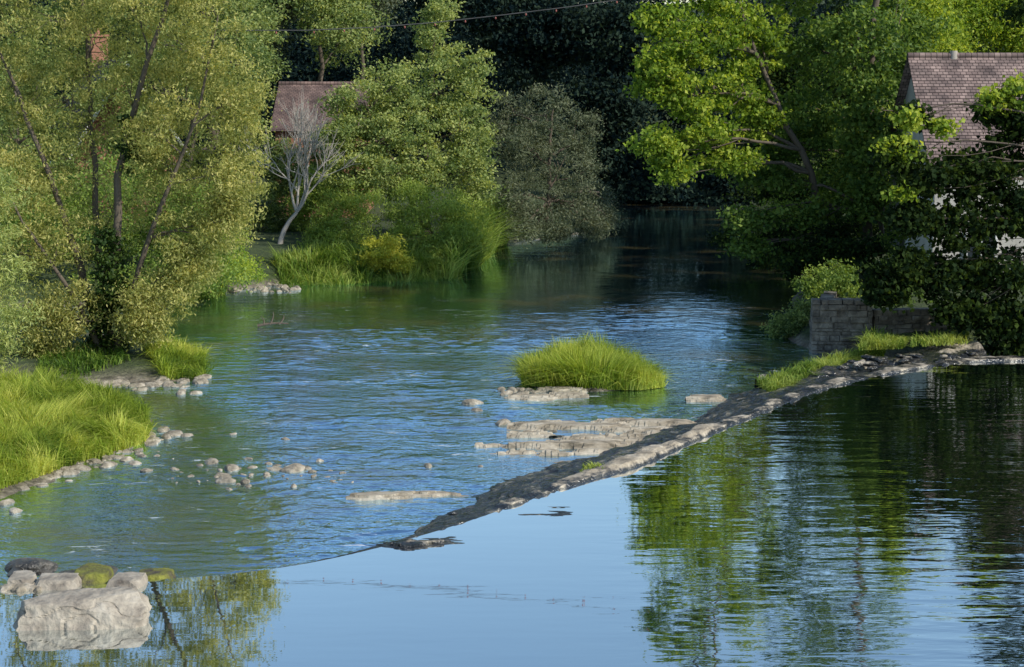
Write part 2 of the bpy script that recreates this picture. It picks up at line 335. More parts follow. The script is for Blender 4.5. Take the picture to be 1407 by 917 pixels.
# ---------- stones ----------
import bmesh
bm=bmesh.new(); bmesh.ops.create_icosphere(bm,subdivisions=3,radius=1); bm.verts.ensure_lookup_table()
SV=np.array([v.co[:] for v in bm.verts]); SF=np.array([[v.index for v in f.verts] for f in bm.faces]); bm.free()
bm=bmesh.new(); bmesh.ops.create_cube(bm,size=2); bmesh.ops.subdivide_edges(bm,edges=bm.edges[:],cuts=39,use_grid_fill=True); bm.verts.ensure_lookup_table()
CV=np.array([v.co[:] for v in bm.verts]); CF=np.array([[v.index for v in f.verts] for f in bm.faces]); bm.free()
def rock_v(c,s,seed,rot=0,V0=SV,amp=.3,cuts=5,lo=.6,hi=.85):
    v=V0.copy()
    nz=fbm(v*1.1+seed*7.3,3,seed)[:,None]
    v=v*(1+amp*nz)
    for k in range(cuts):
        rs=np.random.RandomState(seed*11+k); dn=unit(rs.normal(size=3)); lim=rs.uniform(lo,hi); dd=v@dn; v=v-np.maximum(dd-lim,0)[:,None]*dn*.9
    v=v*(1+.04*fbm(v*4+seed,3,seed+5)[:,None])
    v=v*s; cr,sr=math.cos(rot),math.sin(rot); v=np.stack([v[:,0]*cr-v[:,1]*sr,v[:,0]*sr+v[:,1]*cr,v[:,2]],1)
    return v+c
def stones(name,lst,m):
    V=[];Q=[];o=0
    for k,(c,s) in enumerate(lst):
        V.append(rock_v(c,s,k+3,R.uniform(0,3))); Q.append(SF+o); o+=len(SV)
    mk(name,np.concatenate(V),np.concatenate(Q),M[m],False)
def st(px,py,w,hr=.34,z=-.5):
    c=G(px,py,z); r=w/2*c[1]/F; return (c+np.array([0,0,.0]),np.array([r*1.1,r*.75,r*hr*1.4]))
L1=[st(*a) for a in [(648,555,28),(655,564,15),(690,583,28),(660,641,9),(588,642,18,.5),(290,637,28),(318,645,32),(306,655,24),(346,644,16),(380,646,22),(404,647,40),(430,649,14),(392,604,13),(320,597,11),(337,663,22),(310,662,32),(268,541,20),(248,541,22),(225,592,26),(240,597,30),(258,600,20),(243,645,9),(195,628,16),(175,633,22),(158,630,22),(130,636,22),(146,641,30),(185,638,22),(110,645,30),(95,652,26),(78,652,28),(60,660,26),(30,673,26),(200,648,18),(8,692,26),(22,703,24),(215,628,14)]]
for k in range(120):
    t_=R.rand(); L1.append(st(40+180*t_+R.normal()*8,663-62*t_+R.normal()*6,R.uniform(5,22)))
for k in range(34): L1.append(st(690+R.rand()*105,548-R.rand()*12,R.uniform(7,24),.4))
for k in range(110): L1.append(st(30+R.rand()*250,527+R.normal()*6,R.uniform(6,28)))
for k in range(80): L1.append(st(300+R.rand()*120,403-R.rand()*18,R.uniform(5,15),.5))
for k in range(55): L1.append(st(230+R.rand()*260,652+R.normal()*9,R.uniform(4,14),.4,-.5))
stones('river_stones',L1,'rock')
L1=[]
for k in range(40):
    t_=R.rand(); L1.append(st(1150+t_*190,500-t_*14+R.normal()*5,R.uniform(6,20),.3,.0))
for k in range(14):
    t_=R.rand(); c=st(560+t_*460,734-t_*150+R.normal()*5,R.uniform(5,15),.3,-.07); L1.append(c)
stones('weir_stones',L1,'weir')
CB=CV/np.linalg.norm(CV,axis=1,keepdims=True)**.22
def block(name,px,py,wpx,top,dm,m,seed,z0,rot=0.1,amp=.12,cuts=5,tilt=0.):
    c=G(px,py,z0); w=wpx*c[1]/F; b0=z0-.25
    v=rock_v(np.zeros(3),np.array([w/2*1.0,dm/2,1.]),seed,rot,CB,amp,cuts,.9,1.2)
    zz=v[:,2]; zz=(zz-zz.min())/(zz.max()-zz.min()); zz=np.minimum(zz,.86+.14*(zz-.86)/.14*.35); zz=zz/zz.max(); v[:,2]=b0+(top-b0)*zz*(1+tilt*v[:,0]/w)
    v[:,1]+=.3*dm*(zz-.5); v[:,0]*=1.04-.14*np.maximum(zz-.6,0)/.4
    n3=v*np.array([1.6,1.6,3.]); rg=np.abs(fbm(n3+seed,3,seed+7)); crk=-.025*np.clip(1-rg/.06,0,1)*(w/1.6)
    v[:,1]-=crk*(zz<.93)
    v+= .014*(w/1.6)*np.stack([fbm(v*5,4,seed+1),fbm(v*5,4,seed+2),fbm(v*5,4,seed+3)],1)
    mk(name,v+np.array([c[0],c[1]+dm/2,0]),CF,M[m],False)
block('boulder',104,866,186,.38,.62,'blockstone',23,0.,.05,.16,12,.14)
block('stepping_stone',72,812,64,.13,.45,'blockstone',32,0.,.1)
block('stepping_stone',168,811,52,.12,.45,'blockstone',43,0.,-.1)
block('stepping_stone',118,804,56,.12,.7,'moss',54,0.,.1)
block('stepping_stone',208,797,56,.05,.4,'moss',65,0.,.1)
block('stepping_stone',22,806,40,.08,.5,'blockstone',76,0.,.1)
stones('wet_boulder',[st(40,782,66,.34,-.06),st(20,788,30,.4,-.04),st(145,786,50,.18,-.04),st(95,789,36,.2,-.04)],'wetrock')
stones('weir_rubble',[st(5+R.rand()*50,806+R.rand()*6,R.uniform(10,24),.5,.0) for k in range(18)],'rock')
# ---------- grass ----------
def blades(name,P,h,w,m,lean=.35,tb=.5,parent=None,wind=(0,0),hn=.9):
    n=len(P); hh=(h*R.uniform(.45,1.3,n))[:,None]; a=R.uniform(0,2*np.pi,n); sd=np.stack([np.cos(a),np.sin(a),0*a],1)
    ld=np.stack([np.cos(a+1.57+R.normal(size=n)*.5),np.sin(a+1.57),0*a],1); l=lean*np.abs(R.normal(size=n))[:,None]
    up=np.array([0,0,1.]); wd=np.array([wind[0],wind[1],0])
    cl=(.45*np.stack([fbm2(P[:,0],P[:,1],1.8,2,21),fbm2(P[:,0],P[:,1],1.8,2,22),0*a],1))
    hh=hh*np.clip(1+hn*fbm2(P[:,0],P[:,1],2.0,3,33),.3,1.8)[:,None]
    m1=P+up*hh*.55+ld*hh*l*.35+(wd+cl)*hh*.3; tp=P+up*hh*(1-.35*np.minimum(l,1.5))+ld*hh*l*1.1+(wd+cl*2)*hh
    W_=w*R.uniform(.6,1.2,n)[:,None]*sd
    v=np.stack([P-W_/2,P+W_/2,m1+W_*.45,m1-W_*.45,tp+W_*.06,tp-W_*.06],1)
    b0=np.arange(n)[:,None]*6; q=np.concatenate([b0+np.array([[0,1,2,3]]),b0+np.array([[3,2,4,5]])])
    tv=np.clip(tb+.9*fbm2(P[:,0],P[:,1],1.3,3,9)+R.normal(size=n)*.22,0,1)
    return mk(name,v.reshape(-1,3),q,M[m],False,np.repeat(tv,6),parent)
def inpoly(x,y,poly):
    ins=np.zeros(len(x),bool); B=np.roll(poly,-1,0)
    for a,b_ in zip(poly,B):
        ins^=((a[1]>y)!=(b_[1]>y))&(x<(b_[0]-a[0])*(y-a[1])/(b_[1]-a[1]+1e-12)+a[0])
    return ins
def region(pts,n,z=-.5,ground_z=True,zoff=0.):
    poly=np.array([G(a,b_,z)[:2] for a,b_ in pts]); lo=poly.min(0); hi=poly.max(0)
    p=R.uniform(lo,hi,size=(n*6,2)); p=p[inpoly(p[:,0],p[:,1],poly)][:n]
    zz=H(p[:,0],p[:,1]) if ground_z else np.full(len(p),z)
    return np.c_[p,zz+zoff]
P=region([(-60,696),(0,664),(50,648),(100,628),(150,614),(200,598),(208,580),(195,560),(150,545),(60,542),(-60,545)],50000,-.3)
dn_=sdist(P[:,0],P[:,1])
blades('grass_bank',P,.28+.20*np.clip(dn_,0,1),.02,'grass',.8,.55)
c=G(815,537)
isl=region([(716,530),(720,520),(745,512),(800,508),(860,512),(905,524),(914,533),(880,538),(800,537),(745,534)],21000,-.5,False,.02)
dm_=np.clip(1.04-.5*np.abs((isl[:,0]-isl[:,0].mean()+.3)/1.9)**2.6,.4,1.1)
blades('grass_islet',isl,.78*dm_,.022,'grass',.75,.55,hn=.35)
gx,gy=np.meshgrid(np.linspace(-1,1,40),np.linspace(-1,1,24)); gx=gx.ravel(); gy=gy.ravel(); cc=isl.mean(0)
zz=-.5+.35*(1-(gx**2+gy**2)*1.2)+.05*fbm2(gx*3,gy*3,1,3,2)
i=(np.arange(23)[:,None]*40+np.arange(39)[None]).ravel()
mk('islet_mound',np.stack([cc[0]+gx*2.0,cc[1]+gy*1.7,zz],1),np.stack([i,i+1,i+41,i+40],1),bpy.data.materials['ground_soil'],True)
P=region([(225,520),(282,514),(282,492),(240,478),(200,490)],5000,-.4); blades('tall_grass',P,.38,.026,'grass',1.,.45)
P=region([(50,520),(120,520),(180,505),(150,480),(60,485)],1800,-.4); blades('tall_grass',P,.25,.03,'reed',.9,.3)
P=region([(240,412),(310,400),(300,380),(230,380)],3500,-.3); blades('tall_grass',P,.6,.04,'reed',.7,.6)
P=region([(385,388),(500,384),(600,380),(650,362),(655,352),(580,366),(500,371),(430,373),(380,377)],8000,-.3); blades('bank_grass',P,.6,.045,'reed',.8,.6)
P=region([(610,381),(655,362),(690,335),(700,325),(655,322),(620,345)],5500,-.3); blades('reed_bed',P,1.4,.06,'reed',.55,.65,wind=(.2,-.1))
P=region([(1060,545),(1110,520),(1170,500),(1215,490),(1215,482),(1120,502),(1040,530)],4500,-.3,False,.0); blades('weir_grass',P,.26,.026,'reed',.9,.7)
P=region([(1180,482),(1240,480),(1250,468),(1190,466)],2000,.1,False); blades('weir_grass',P,.30,.028,'reed',.9,.8)
P=region([(1250,478),(1330,474),(1330,462),(1255,466)],700,.2,False); blades('weir_grass',P,.22,.03,'reed',.8,.8)
P=region([(795,655),(830,650),(830,640),(800,643)],200,0.,False); blades('weir_grass',P,.12,.03,'reed',.5,.7)
gx,gy=np.meshgrid(np.linspace(0,1,100),np.linspace(-1,1,36)); gx=gx.ravel(); gy=gy.ravel()
a=G(1040,535); b_=G(1340,478,0); x=a[0]+(b_[0]-a[0])*gx; y=a[1]+(b_[1]-a[1])*gx+gy*(.5+1.7*gx)
zz=-.62+(.36+.40*gx)*(1-gy**2)+.20*fbm2(x,y,1.6,5,8)
i=(np.arange(35)[:,None]*100+np.arange(99)[None]).ravel()
mk('gravel_bank',np.stack([x,y,zz],1),np.stack([i,i+1,i+101,i+100],1),M['weir'],False)
# ---------- stone wall ----------
def boxv(c,s,rz=0):
    v=np.array([[a,b_,c_] for a in (-1,1) for b_ in (-1,1) for c_ in (-1,1)],float)*np.array(s)/2
    cr,sr=math.cos(rz),math.sin(rz); v=np.stack([v[:,0]*cr-v[:,1]*sr,v[:,0]*sr+v[:,1]*cr,v[:,2]],1); return v+np.array(c)
BF=np.array([[0,1,3,2],[4,6,7,5],[0,4,5,1],[2,3,7,6],[0,2,6,4],[1,5,7,3]])
def boxes(name,L,m,parent=None):
    V=[];Q=[]
    for k,(c,s,rz) in enumerate(L): V.append(boxv(c,s,rz)); Q.append(BF+8*k)
    return mk(name,np.concatenate(V),np.concatenate(Q),M[m],False,None,parent)
def swall(L,p0,p1,z0,z1,th=.35):
    d=np.array(p1)-np.array(p0); ln=np.hypot(*d); rz=math.atan2(d[1],d[0]); z=z0
    L.append(((p0[0]+d[0]/2,p0[1]+d[1]/2,(z0+z1)/2-.02),(ln-.05,th-.12,z1-z0-.05),rz))
    while z<z1-.03:
        h=R.uniform(.08,.2); s=R.uniform(-.2,0)
        while s<ln:
            l=R.uniform(.15,.6); e=min(s+l,ln); s0=max(s,0)
            if e-s0>.05:
                mm=(s0+e)/2; o=R.normal()*.035
                L.append(((p0[0]+math.cos(rz)*mm+math.sin(rz)*o,p0[1]+math.sin(rz)*mm-math.cos(rz)*o,z+h/2+R.normal()*.008),(e-s0-.025,th+R.uniform(-.02,.02),h-.02),rz+R.normal()*.04))
            s+=l
        z+=h
L_=[]
w0=G(1113,482,-.45)[:2]; w1=(w0[0]+1.75,w0[1]-.1); w2=(w0[0]+6.5,w0[1]+.9)
swall(L_,w0,w1,-.6,.98,.5); swall(L_,(w1[0]+.02,w1[1]+.1),w2,-.6,.66,.4); swall(L_,(w0[0]+.25,w0[1]+.3),(w0[0]+1.6,w0[1]+5),-.6,.7,.4)
M['wallstone']=noisemat('wall_stone',[(.3,(.05,.045,.04)),(.5,(.17,.145,.115)),(.7,(.33,.29,.235))],2.8,bump=.6)
boxes('stone_wall',L_,'wallstone')
# ---------- roofs & houses ----------
def roofmat(name,c1,c2):
    m,nt,out=mat(name); L=nt.links.new
    tc=N(nt,'ShaderNodeTexCoord'); br=N(nt,'ShaderNodeTexBrick'); L(tc.outputs['Object'],br.inputs['Vector'])
    br.inputs['Scale'].default_value=1; br.inputs['Brick Width'].default_value=.2; br.inputs['Row Height'].default_value=.14; br.inputs['Mortar Size'].default_value=.012
    br.inputs['Color1'].default_value=(*c1,1); br.inputs['Color2'].default_value=(*c2,1); br.inputs['Mortar'].default_value=(.03,.02,.02,1); br.inputs['Bias'].default_value=0
    n=N(nt,'ShaderNodeTexNoise',i_Scale=1.3,i_Detail=8); L(tc.outputs['Object'],n.inputs['Vector'])
    r=ramp(nt,[(.35,(.5,.5,.5)),(.65,(1.25,1.25,1.2))],n.outputs['Fac'])
    mx=N(nt,'ShaderNodeMix',data_type='RGBA',blend_type='MULTIPLY'); mx.inputs[0].default_value=1; L(br.outputs[0],mx.inputs[6]); L(r.outputs[0],mx.inputs[7])
    d=N(nt,'ShaderNodeBsdfPrincipled',i_Roughness=.85); b=N(nt,'ShaderNodeBump',i_Strength=.8,i_Distance=.03,invert=True); L(br.outputs['Fac'],b.inputs['Height'])
    L(mx.outputs[2],d.inputs[0]); L(b.outputs[0],d.inputs['Normal']); L(d.outputs[0],out.inputs[0]); M[name]=m
roofmat('roof_tile_mauve',(.15,.105,.10),(.28,.205,.19)); roofmat('roof_tile_red',(.14,.09,.08),(.21,.14,.12))
def house(name,x0,x1,yf,dep,zb,ze,zr,wall,roof,rz=0,wins=(),over=.25,chim=None,gable=False):
    e=empty(name); w=x1-x0; hd=dep/2
    v=[(0,0,zb),(w,0,zb),(w,dep,zb),(0,dep,zb),(0,0,ze),(w,0,ze),(w,dep,ze),(0,dep,ze),(0,hd,zr),(w,hd,zr)]
    me=bpy.data.meshes.new('walls'); me.from_pydata(v,[],[(0,1,5,4),(2,3,7,6),(3,0,4,8,7),(1,2,6,9,5),(4,5,9,8),(7,8,9,6)]); me.materials.append(M[wall]); me.update()
    o=bpy.data.objects.new(name+'_walls',me); sc.collection.objects.link(o); o.parent=e
    sl=math.hypot(hd,zr-ze); ang=math.atan2(zr-ze,hd)
    for sgn in (0,1):
        Lr=sl+over; rows=int(Lr/.14); VV=[];QQ=[]
        for k in range(rows):
            y0=Lr*k/rows; y1=Lr*(k+1)/rows; VV.append(boxv((w/2,(y0+y1)/2,.05+.0),(w+2*over,(y1-y0)+.03,.03+.02*(k%2)),0)); QQ.append(BF+8*k)
        ro=mk(name+'_roof',np.concatenate(VV),np.concatenate(QQ),M[roof],False,None,e)
        if sgn==0: ro.location=(0,-over*math.cos(ang),ze-over*math.sin(ang)); ro.rotation_euler=(ang,0,0)
        else: ro.location=(w,dep+over*math.cos(ang),ze-over*math.sin(ang)); ro.rotation_euler=(ang,0,math.pi)
    tubes(name+'_ridge',[(np.array([(-over,hd,zr+.08),(w/2,hd,zr+.07),(w+over,hd,zr+.08)]),[.11]*3)],M[roof],e,8)
    if gable:
        for x in (-over-.03,w+over+.03):
            for s in (-1,1):
                a=np.array((x,hd,zr-.0)); b_=np.array((x,hd+s*(hd+over),ze-over*.9)); 
                VV=np.array([a+(0,0,.08),b_+(0,0,.08),b_-(0,0,.18),a-(0,0,.18)]); VV=np.concatenate([VV,VV+np.array([.04,0,0])])
                mk(name+'_bargeboard',VV,[[0,1,2,3],[7,6,5,4],[0,4,5,1],[1,5,6,2],[2,6,7,3],[3,7,4,0]],M['white'],False,None,e)
    for (wx,wz,ww_,wh,side) in wins:
        fr=[];gl=[]
        if side=='f':
            gl.append(((wx,-.01,wz),(ww_,.06,wh),0))
            for s in (-1,1): fr+= [((wx+s*ww_/2,-.04,wz),(.08,.12,wh+.08),0),((wx,-.035,wz+s*wh/2),(ww_-.081,.11,.08),0)]
            fr.append(((wx,-.033,wz),(.05,.09,wh-.081),0))
        else:
            gl.append(((-.01,wx,wz),(.06,ww_,wh),0))
            for s in (-1,1): fr+= [((-.04,wx+s*ww_/2,wz),(.12,.08,wh+.08),0),((-.035,wx,wz+s*wh/2),(.11,ww_-.081,.08),0)]
            fr.append(((-.033,wx,wz),(.09,.05,wh-.081),0))
        boxes(name+'_window_glass',gl,'glass',e); boxes(name+'_window_frame',fr,'white',e)
    if chim:
        cx,ch=chim; boxes(name+'_chimney',[((cx,hd,zr+ch/2-.5),(.8,.8,ch+1),0),((cx,hd,zr+ch+.06),(.95,.95,.12),0)],'brick',e)
        tubes(name+'_chimney_pot',[(np.array([(cx,hd,zr+ch+.1),(cx,hd,zr+ch+.5)]),[.14,.11])],M['brick'],e,10)
    e.location=(x0,yf,0); e.rotation_euler=(0,0,rz); return e
a=W(1284,165,54)
hs=house('stone_house',a[0]+.1,a[0]+11,54,6.4,-.2,4.9,8.25,'render','roof_tile_mauve',0,[(1.6,1.9,1.0,1.2,'f'),(3.2,2.0,.2,1.,'s'),(2.,3.4,.8,.9,'s'),(5.,3.4,1,1,'f')],.3)
tubes('flue',[(np.array([(1.3,3.2,8.2),(1.3,3.2,8.5)]),[.16,.13])],M['bark_pale'],hs,10)
a=W(378,175,84); b_=W(480,175,84)
house('tiled_house',a[0],b_[0]+.6,84,7,-.2,a[2]-.1,W(400,117,87.5)[2],'brick','roof_tile_red',0,[(1.5,2.8,1.,1.1,'f')],.25)
a=W(60,185,80)
house('brick_house',a[0],a[0]+6.2,80,5.0,-.2,a[2]-.6,W(60,90,83)[2],'brick','roof_tile_red',math.radians(-62),[(1.6,3.2,1.1,1.2,'f'),(4.5,3.2,1.1,1.2,'f'),(2.5,4.9,1.1,1.2,'s')],.3,(1.2,1.3),True)
# ---------- trees ----------
B=W(150,493,45.5); B[2]=-.25
wl_=[([B,W(145,430,45.6),W(158,340,45.3),W(170,200,45.2),W(215,60,45),W(250,-60,45)],.2,.04),
([B+[-.25,.1,0],W(120,400,45.5),W(75,260,45.6),W(30,140,45.8),W(-20,30,46)],.15,.03),
([B+[.1,.3,0],W(135,380,46),W(128,200,46.2),W(118,60,46.5),W(112,-90,46.5)],.14,.03),
([B+[.2,-.1,0],W(180,400,45),W(225,270,44.6),W(275,150,44.4),W(300,20,44.3)],.11,.02),
([B+[-.1,-.2,0],W(110,420,44.8),W(50,330,44.6),W(-10,240,44.5)],.10,.02)]
lo=[lb(*a) for a in [(60,20,80,70,46.5),(180,10,80,60,45.5),(290,40,60,60,44.8),(332,140,34,60,44.6),(255,130,60,60,45.3),(175,120,60,55,46,.6),(85,130,60,60,46.4,.7),(10,110,50,70,46.5),(325,235,38,50,44.8,1.1),(235,230,55,55,45),(60,230,55,50,46,.7),(10,250,50,50,45),(260,320,55,45,44.8,1.1),(310,300,34,45,45),(220,400,45,40,44.6,1.1),(80,330,50,45,45.2,.7),(95,420,50,40,44.8,.9),(195,440,40,30,44.6,.9),(60,440,50,35,44.8,.8),(262,370,35,40,45,.9),(120,-80,110,70,46),(260,-70,80,60,45),(140,-170,90,60,45.8),(0,-60,70,70,46.5),(160,280,50,50,46,.4),(20,350,45,50,45,.6),(210,180,40,40,44.5,.6),(130,60,60,50,45.5,.5),(60,480,40,14,45,.6),(120,180,50,40,46,.4)]]
tree('willow_tree',wl_,lo,'willow',.115,.36,.6,40,115,.38,'bark',5,.52,.035)
tree('ivy',[],[lb(150,350,16,45,45.1),lb(155,400,20,40,45.1),lb(180,200,10,50,45.1,.6),lb(140,440,22,30,45.1),(B+[0,0,.3],np.array([.5,.4,.3]),.6)],'ivy',.11,.8,0,22,80,.22)
tree('willow_shrub',[([G(-60,560,-.3),W(-40,400,40),W(-20,260,40)],.08,.02)],[lb(0,270,28,35,40,.6),lb(-10,350,38,50,40,.9),lb(-5,430,38,45,40,.9),lb(-20,490,40,30,40,.8)],'soft',.14,.22,.5,26,120,.35,tb=.75,limb_r=.02)
lo=[]
for k in range(60): lo.append(lb(R.uniform(-60,330),R.uniform(240,395),R.uniform(25,45),R.uniform(20,38),R.uniform(58,67),.8))
tree('hedge_shrub',[],lo,'green',.15,.5,0,14,80,.55,tb=.6)
lo=[lb(320,345,22,35,60),lb(335,372,26,18,61),lb(280,380,30,18,60),lb(360,372,18,12,66),lb(395,372,20,10,66),lb(300,300,26,40,61)]
tree('bank_shrub',[],lo,'bright',.12,.4,0,18,90,.35,tb=.75)
lo=[lb(*a) for a in [(20,190,50,50,72),(70,230,50,40,71),(190,180,30,60,72),(240,200,50,60,73),(300,150,50,60,73),(330,80,45,60,74),(270,70,50,50,74),(215,60,22,40,76,.7),(120,240,60,40,71),(20,110,40,50,76),(175,215,30,30,72),(340,190,24,50,73,.9),(55,130,18,40,76,.5),(130,130,24,22,73,.6),(75,175,26,26,73,.8),(165,110,22,30,74,.5),(190,120,24,40,74)]]
tree('garden_tree',[([W(240,380,73),W(260,220,73),W(290,80,74)],.15,.05),([W(30,380,73),W(30,250,72),W(20,120,74)],.12,.05)],lo,'soft',.17,.5,0,20,100,.6,tb=.42)
def bgtree(name,px,py,rx,ry,D,m,n=9,leaf=.2,tb=.5,base=None,per=100,cl=18,cr=.85):
    b0=W(px,py+ry,D); b0[2]=max(0,H([b0[0]],[b0[1]])[0]); top=W(px,py-ry*.5,D)
    lo=[]
    for k in range(n):
        a=R.uniform(0,6.28); rr=math.sqrt(R.rand()); f=.45
        lo.append(lb(px+rx*.62*rr*math.cos(a),py+ry*.66*rr*math.sin(a),rx*f*R.uniform(.8,1.2),ry*f*R.uniform(.7,1.1),D+R.normal()*rx*D/F*.35))
    return tree(name,[([b0,(b0+top)/2+R.normal(size=3)*.2,top],.25*ry/100+.08,.05)],lo,m,leaf,.55,0,cl,per,cr,tb=tb,limb_r=.06)
for a in [(-10,90,120,150,88,'soft',10),(130,10,110,110,95,'soft',9),(290,60,100,150,90,'soft',11),(440,10,85,85,98,'soft',10),(340,10,70,90,100,'grey',8),(500,-20,50,70,105,'grey',7)]:
    bgtree('garden_tree',*a,tb=.48)
b0=W(590,330,75); b0[2]=.4
lo=[lb(*a) for a in [(600,50,32,40,77,.8),(605,15,16,18,77,.4),(540,120,60,40,75),(600,120,60,50,75.5),(490,150,38,40,74),(640,110,40,45,76,.9),(560,180,65,45,73.5),(500,200,45,35,73),(640,180,45,45,74.5),(600,230,60,40,73.5),(655,235,32,40,74,.8),(540,240,60,35,72.5),(480,240,35,35,72.5),(465,185,20,22,73,.5)]]
tree('alder_tree',[([b0,W(585,200,76),W(600,40,77)],.2,.04),([b0,W(540,220,75),W(500,140,74)],.13,.03)],lo,'soft',.15,.6,0,32,120,.46,tb=.58)
lo=[lb(*a) for a in [(465,300,36,35,71),(500,290,50,35,70.5),(560,280,45,35,70.5),(600,300,40,40,70),(480,335,45,22,69.5),(640,290,35,35,71),(560,330,30,25,69.3),(445,325,22,26,70.5),(600,345,35,22,69),(430,352,26,16,69),(470,360,30,14,68.2),(590,365,25,12,68),(450,275,24,25,73),(630,330,30,22,69.5),(500,366,25,11,67.8,.6),(545,372,30,9,67.6,.6),(430,255,20,25,74),(415,290,14,25,74)]]
tree('riverside_shrub',[],lo,'green',.15,.32,-.5,34,100,.42,tb=.9)
tree('golden_shrub',[],[lb(530,345,30,22,66.4),(lb(545,362,24,12,66.2)),lb(512,362,18,10,66.2)],'yellow',.12,.45,0,34,95,.25,tb=.5)
tree('currant_shrub',[],[lb(*a) for a in [(408,250,22,30,77),(425,215,22,22,78,.8),(392,215,16,22,79,.8),(380,290,22,36,76),(450,240,25,30,77),(360,290,22,40,75),(440,195,18,14,79,.6),(400,320,24,24,76),(385,250,18,30,78),(455,205,20,24,79),(470,225,20,24,77),(372,215,14,30,79,.8)]],'soft',.13,.5,0,24,110,.4,tb=.3)
tree('willow_bush',[([W(750,325,79),W(755,220,80),W(760,150,80)],.15,.04)],[lb(*a) for a in [(750,160,42,40,80),(800,190,32,40,81),(720,200,38,45,79.5),(770,230,50,45,80),(720,265,35,40,79),(790,280,38,35,79.5),(740,305,40,22,78.5),(690,160,18,40,80,.6),(715,318,22,12,77.5),(760,320,25,10,79),(810,312,22,14,81),(830,300,16,16,88),(820,270,22,22,90)]],'grey',.17,.3,-.3,28,120,.52,tb=.7)
db=W(383,338,70); db[2]=.3; DT=[]
def grow(p,d,ln,r,dep):
    pts=[p]; 
    for k in range(4): d=unit(d+R.normal(size=3)*.12+np.array([0,0,.05])); pts.append(pts[-1]+d*ln/4)
    DT.append((np.array(pts),np.linspace(r,r*.55,5)))
    if dep==0: return
    for k in range(3 if dep>1 else 4):
        nd=unit(d+R.normal(size=3)*.42+np.array([0,0,.2])); grow(pts[R.randint(2,5)],nd,ln*R.uniform(.65,.88),r*.6,dep-1)
grow(db,np.array([.2,0,1.]),1.9,.15,0); t0=DT[0][0][-1]
for dv in [(-.35,0,1),(.3,.2,1),(.5,-.1,1),(-.05,.3,1)]: grow(t0,unit(np.array(dv)),1.75,.07,4)
e=empty('bare_tree'); tubes('bare_tree_branches',DT,M['bark_pale'],e,5)
# right bank trees
r0=W(1165,355,62); r0[2]=.2
tree('overhanging_tree',[([r0,W(1135,290,61),W(1092,190,60),W(1040,90,60),W(1000,-60,60)],.17,.05)],
 [lb(*a) for a in [(930,60,45,40,58.5),(985,40,55,45,60),(900,110,32,32,58,.8),(950,130,50,32,58.5),(1010,120,50,40,60),(960,185,50,25,58.5,.8),(905,200,32,24,58,.8),(1050,60,50,50,61),(980,-40,70,50,60),(940,-120,60,60,60),(1000,-210,60,60,60),(950,-290,40,50,60,.7),(1060,-80,50,60,61),(925,235,22,16,58,.6),(1040,170,36,30,60,.8),(1000,225,40,16,59,.7),(900,30,25,25,59,.5)]],'bright',.165,.75,0,28,90,.42,tb=.5)
tree('riverside_tree',[([W(1188,385,60)+[0,0,-.3],W(1192,280,60),W(1197,120,60),W(1203,0,60),W(1210,-150,60)],.2,.09),([W(1210,350,61),W(1212,250,61),W(1205,180,61)],.1,.05)],
 [lb(*a) for a in [(1130,70,55,50,62),(1180,60,50,50,59.3),(1195,130,35,40,59),(1120,150,50,40,62),(1170,200,50,45,61),(1195,190,30,40,59.2),(1100,-30,50,50,62),(1200,-90,80,60,61),(1240,50,50,60,63),(1150,270,45,35,62),(1190,270,30,35,59.3,.8),(1060,245,40,22,61,.7),(1100,290,50,22,60.5,.7),(1030,300,30,15,60,.5),(1075,205,30,25,62,.6),(1030,340,20,8,60,.3),(1230,130,50,50,63),(1220,240,40,50,62.5),(1150,-180,70,60,61)]],'green',.17,.75,0,28,95,.5,tb=.35)
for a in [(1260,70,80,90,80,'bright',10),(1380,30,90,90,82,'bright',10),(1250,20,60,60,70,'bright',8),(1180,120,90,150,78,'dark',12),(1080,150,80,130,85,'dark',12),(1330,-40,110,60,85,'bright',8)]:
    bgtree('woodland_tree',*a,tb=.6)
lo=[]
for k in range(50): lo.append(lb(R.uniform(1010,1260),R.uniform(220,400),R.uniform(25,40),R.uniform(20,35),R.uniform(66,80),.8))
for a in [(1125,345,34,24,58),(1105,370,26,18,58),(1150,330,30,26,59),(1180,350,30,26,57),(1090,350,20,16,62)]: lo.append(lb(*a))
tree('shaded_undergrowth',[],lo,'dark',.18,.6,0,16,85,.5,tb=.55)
tree('bank_shrub',[],[lb(1090,438,30,16,50.5),lb(1075,452,20,10,50),lb(1110,425,16,12,51)],'soft',.11,.4,0,24,90,.28,tb=.35)
tree('bank_shrub',[],[lb(1145,375,28,16,55),lb(1125,392,26,16,54),lb(1160,395,24,14,52),lb(1225,330,20,20,58,.6),lb(1240,415,34,14,50.5),lb(1290,430,40,10,50,.8)],'green',.12,.5,0,22,80,.28,tb=.55)
f0=np.array([17.2,46,.5])
tree('sycamore_tree',[([f0,f0+[-.2,0,2.5],f0+[-.8,0,5],f0+[-1,0,8]],.28,.1)],
 [lb(*a) for a in [(1400,200,50,40,46.5),(1340,240,45,35,46),(1270,240,40,28,45.5,.8),(1230,210,24,18,45.3,.5),(1390,290,50,40,46),(1320,310,50,30,45.5),(1260,300,30,22,45.2,.8),(1240,370,34,26,45),(1300,380,45,26,45.3),(1370,370,50,35,45.5),(1220,400,28,18,45,.8),(1330,425,45,20,45.2,.9),(1390,440,35,40,45),(1385,490,16,14,44.8,.4),(1375,150,30,20,46.5,.5),(1440,150,50,50,47),(1460,300,50,60,46),(1250,160,14,12,45.6,.25),(1440,0,60,50,48,.6),(1450,-100,60,50,48)]],'dark',.16,.85,.2,34,75,.38,tb=.65,limb_r=.035)
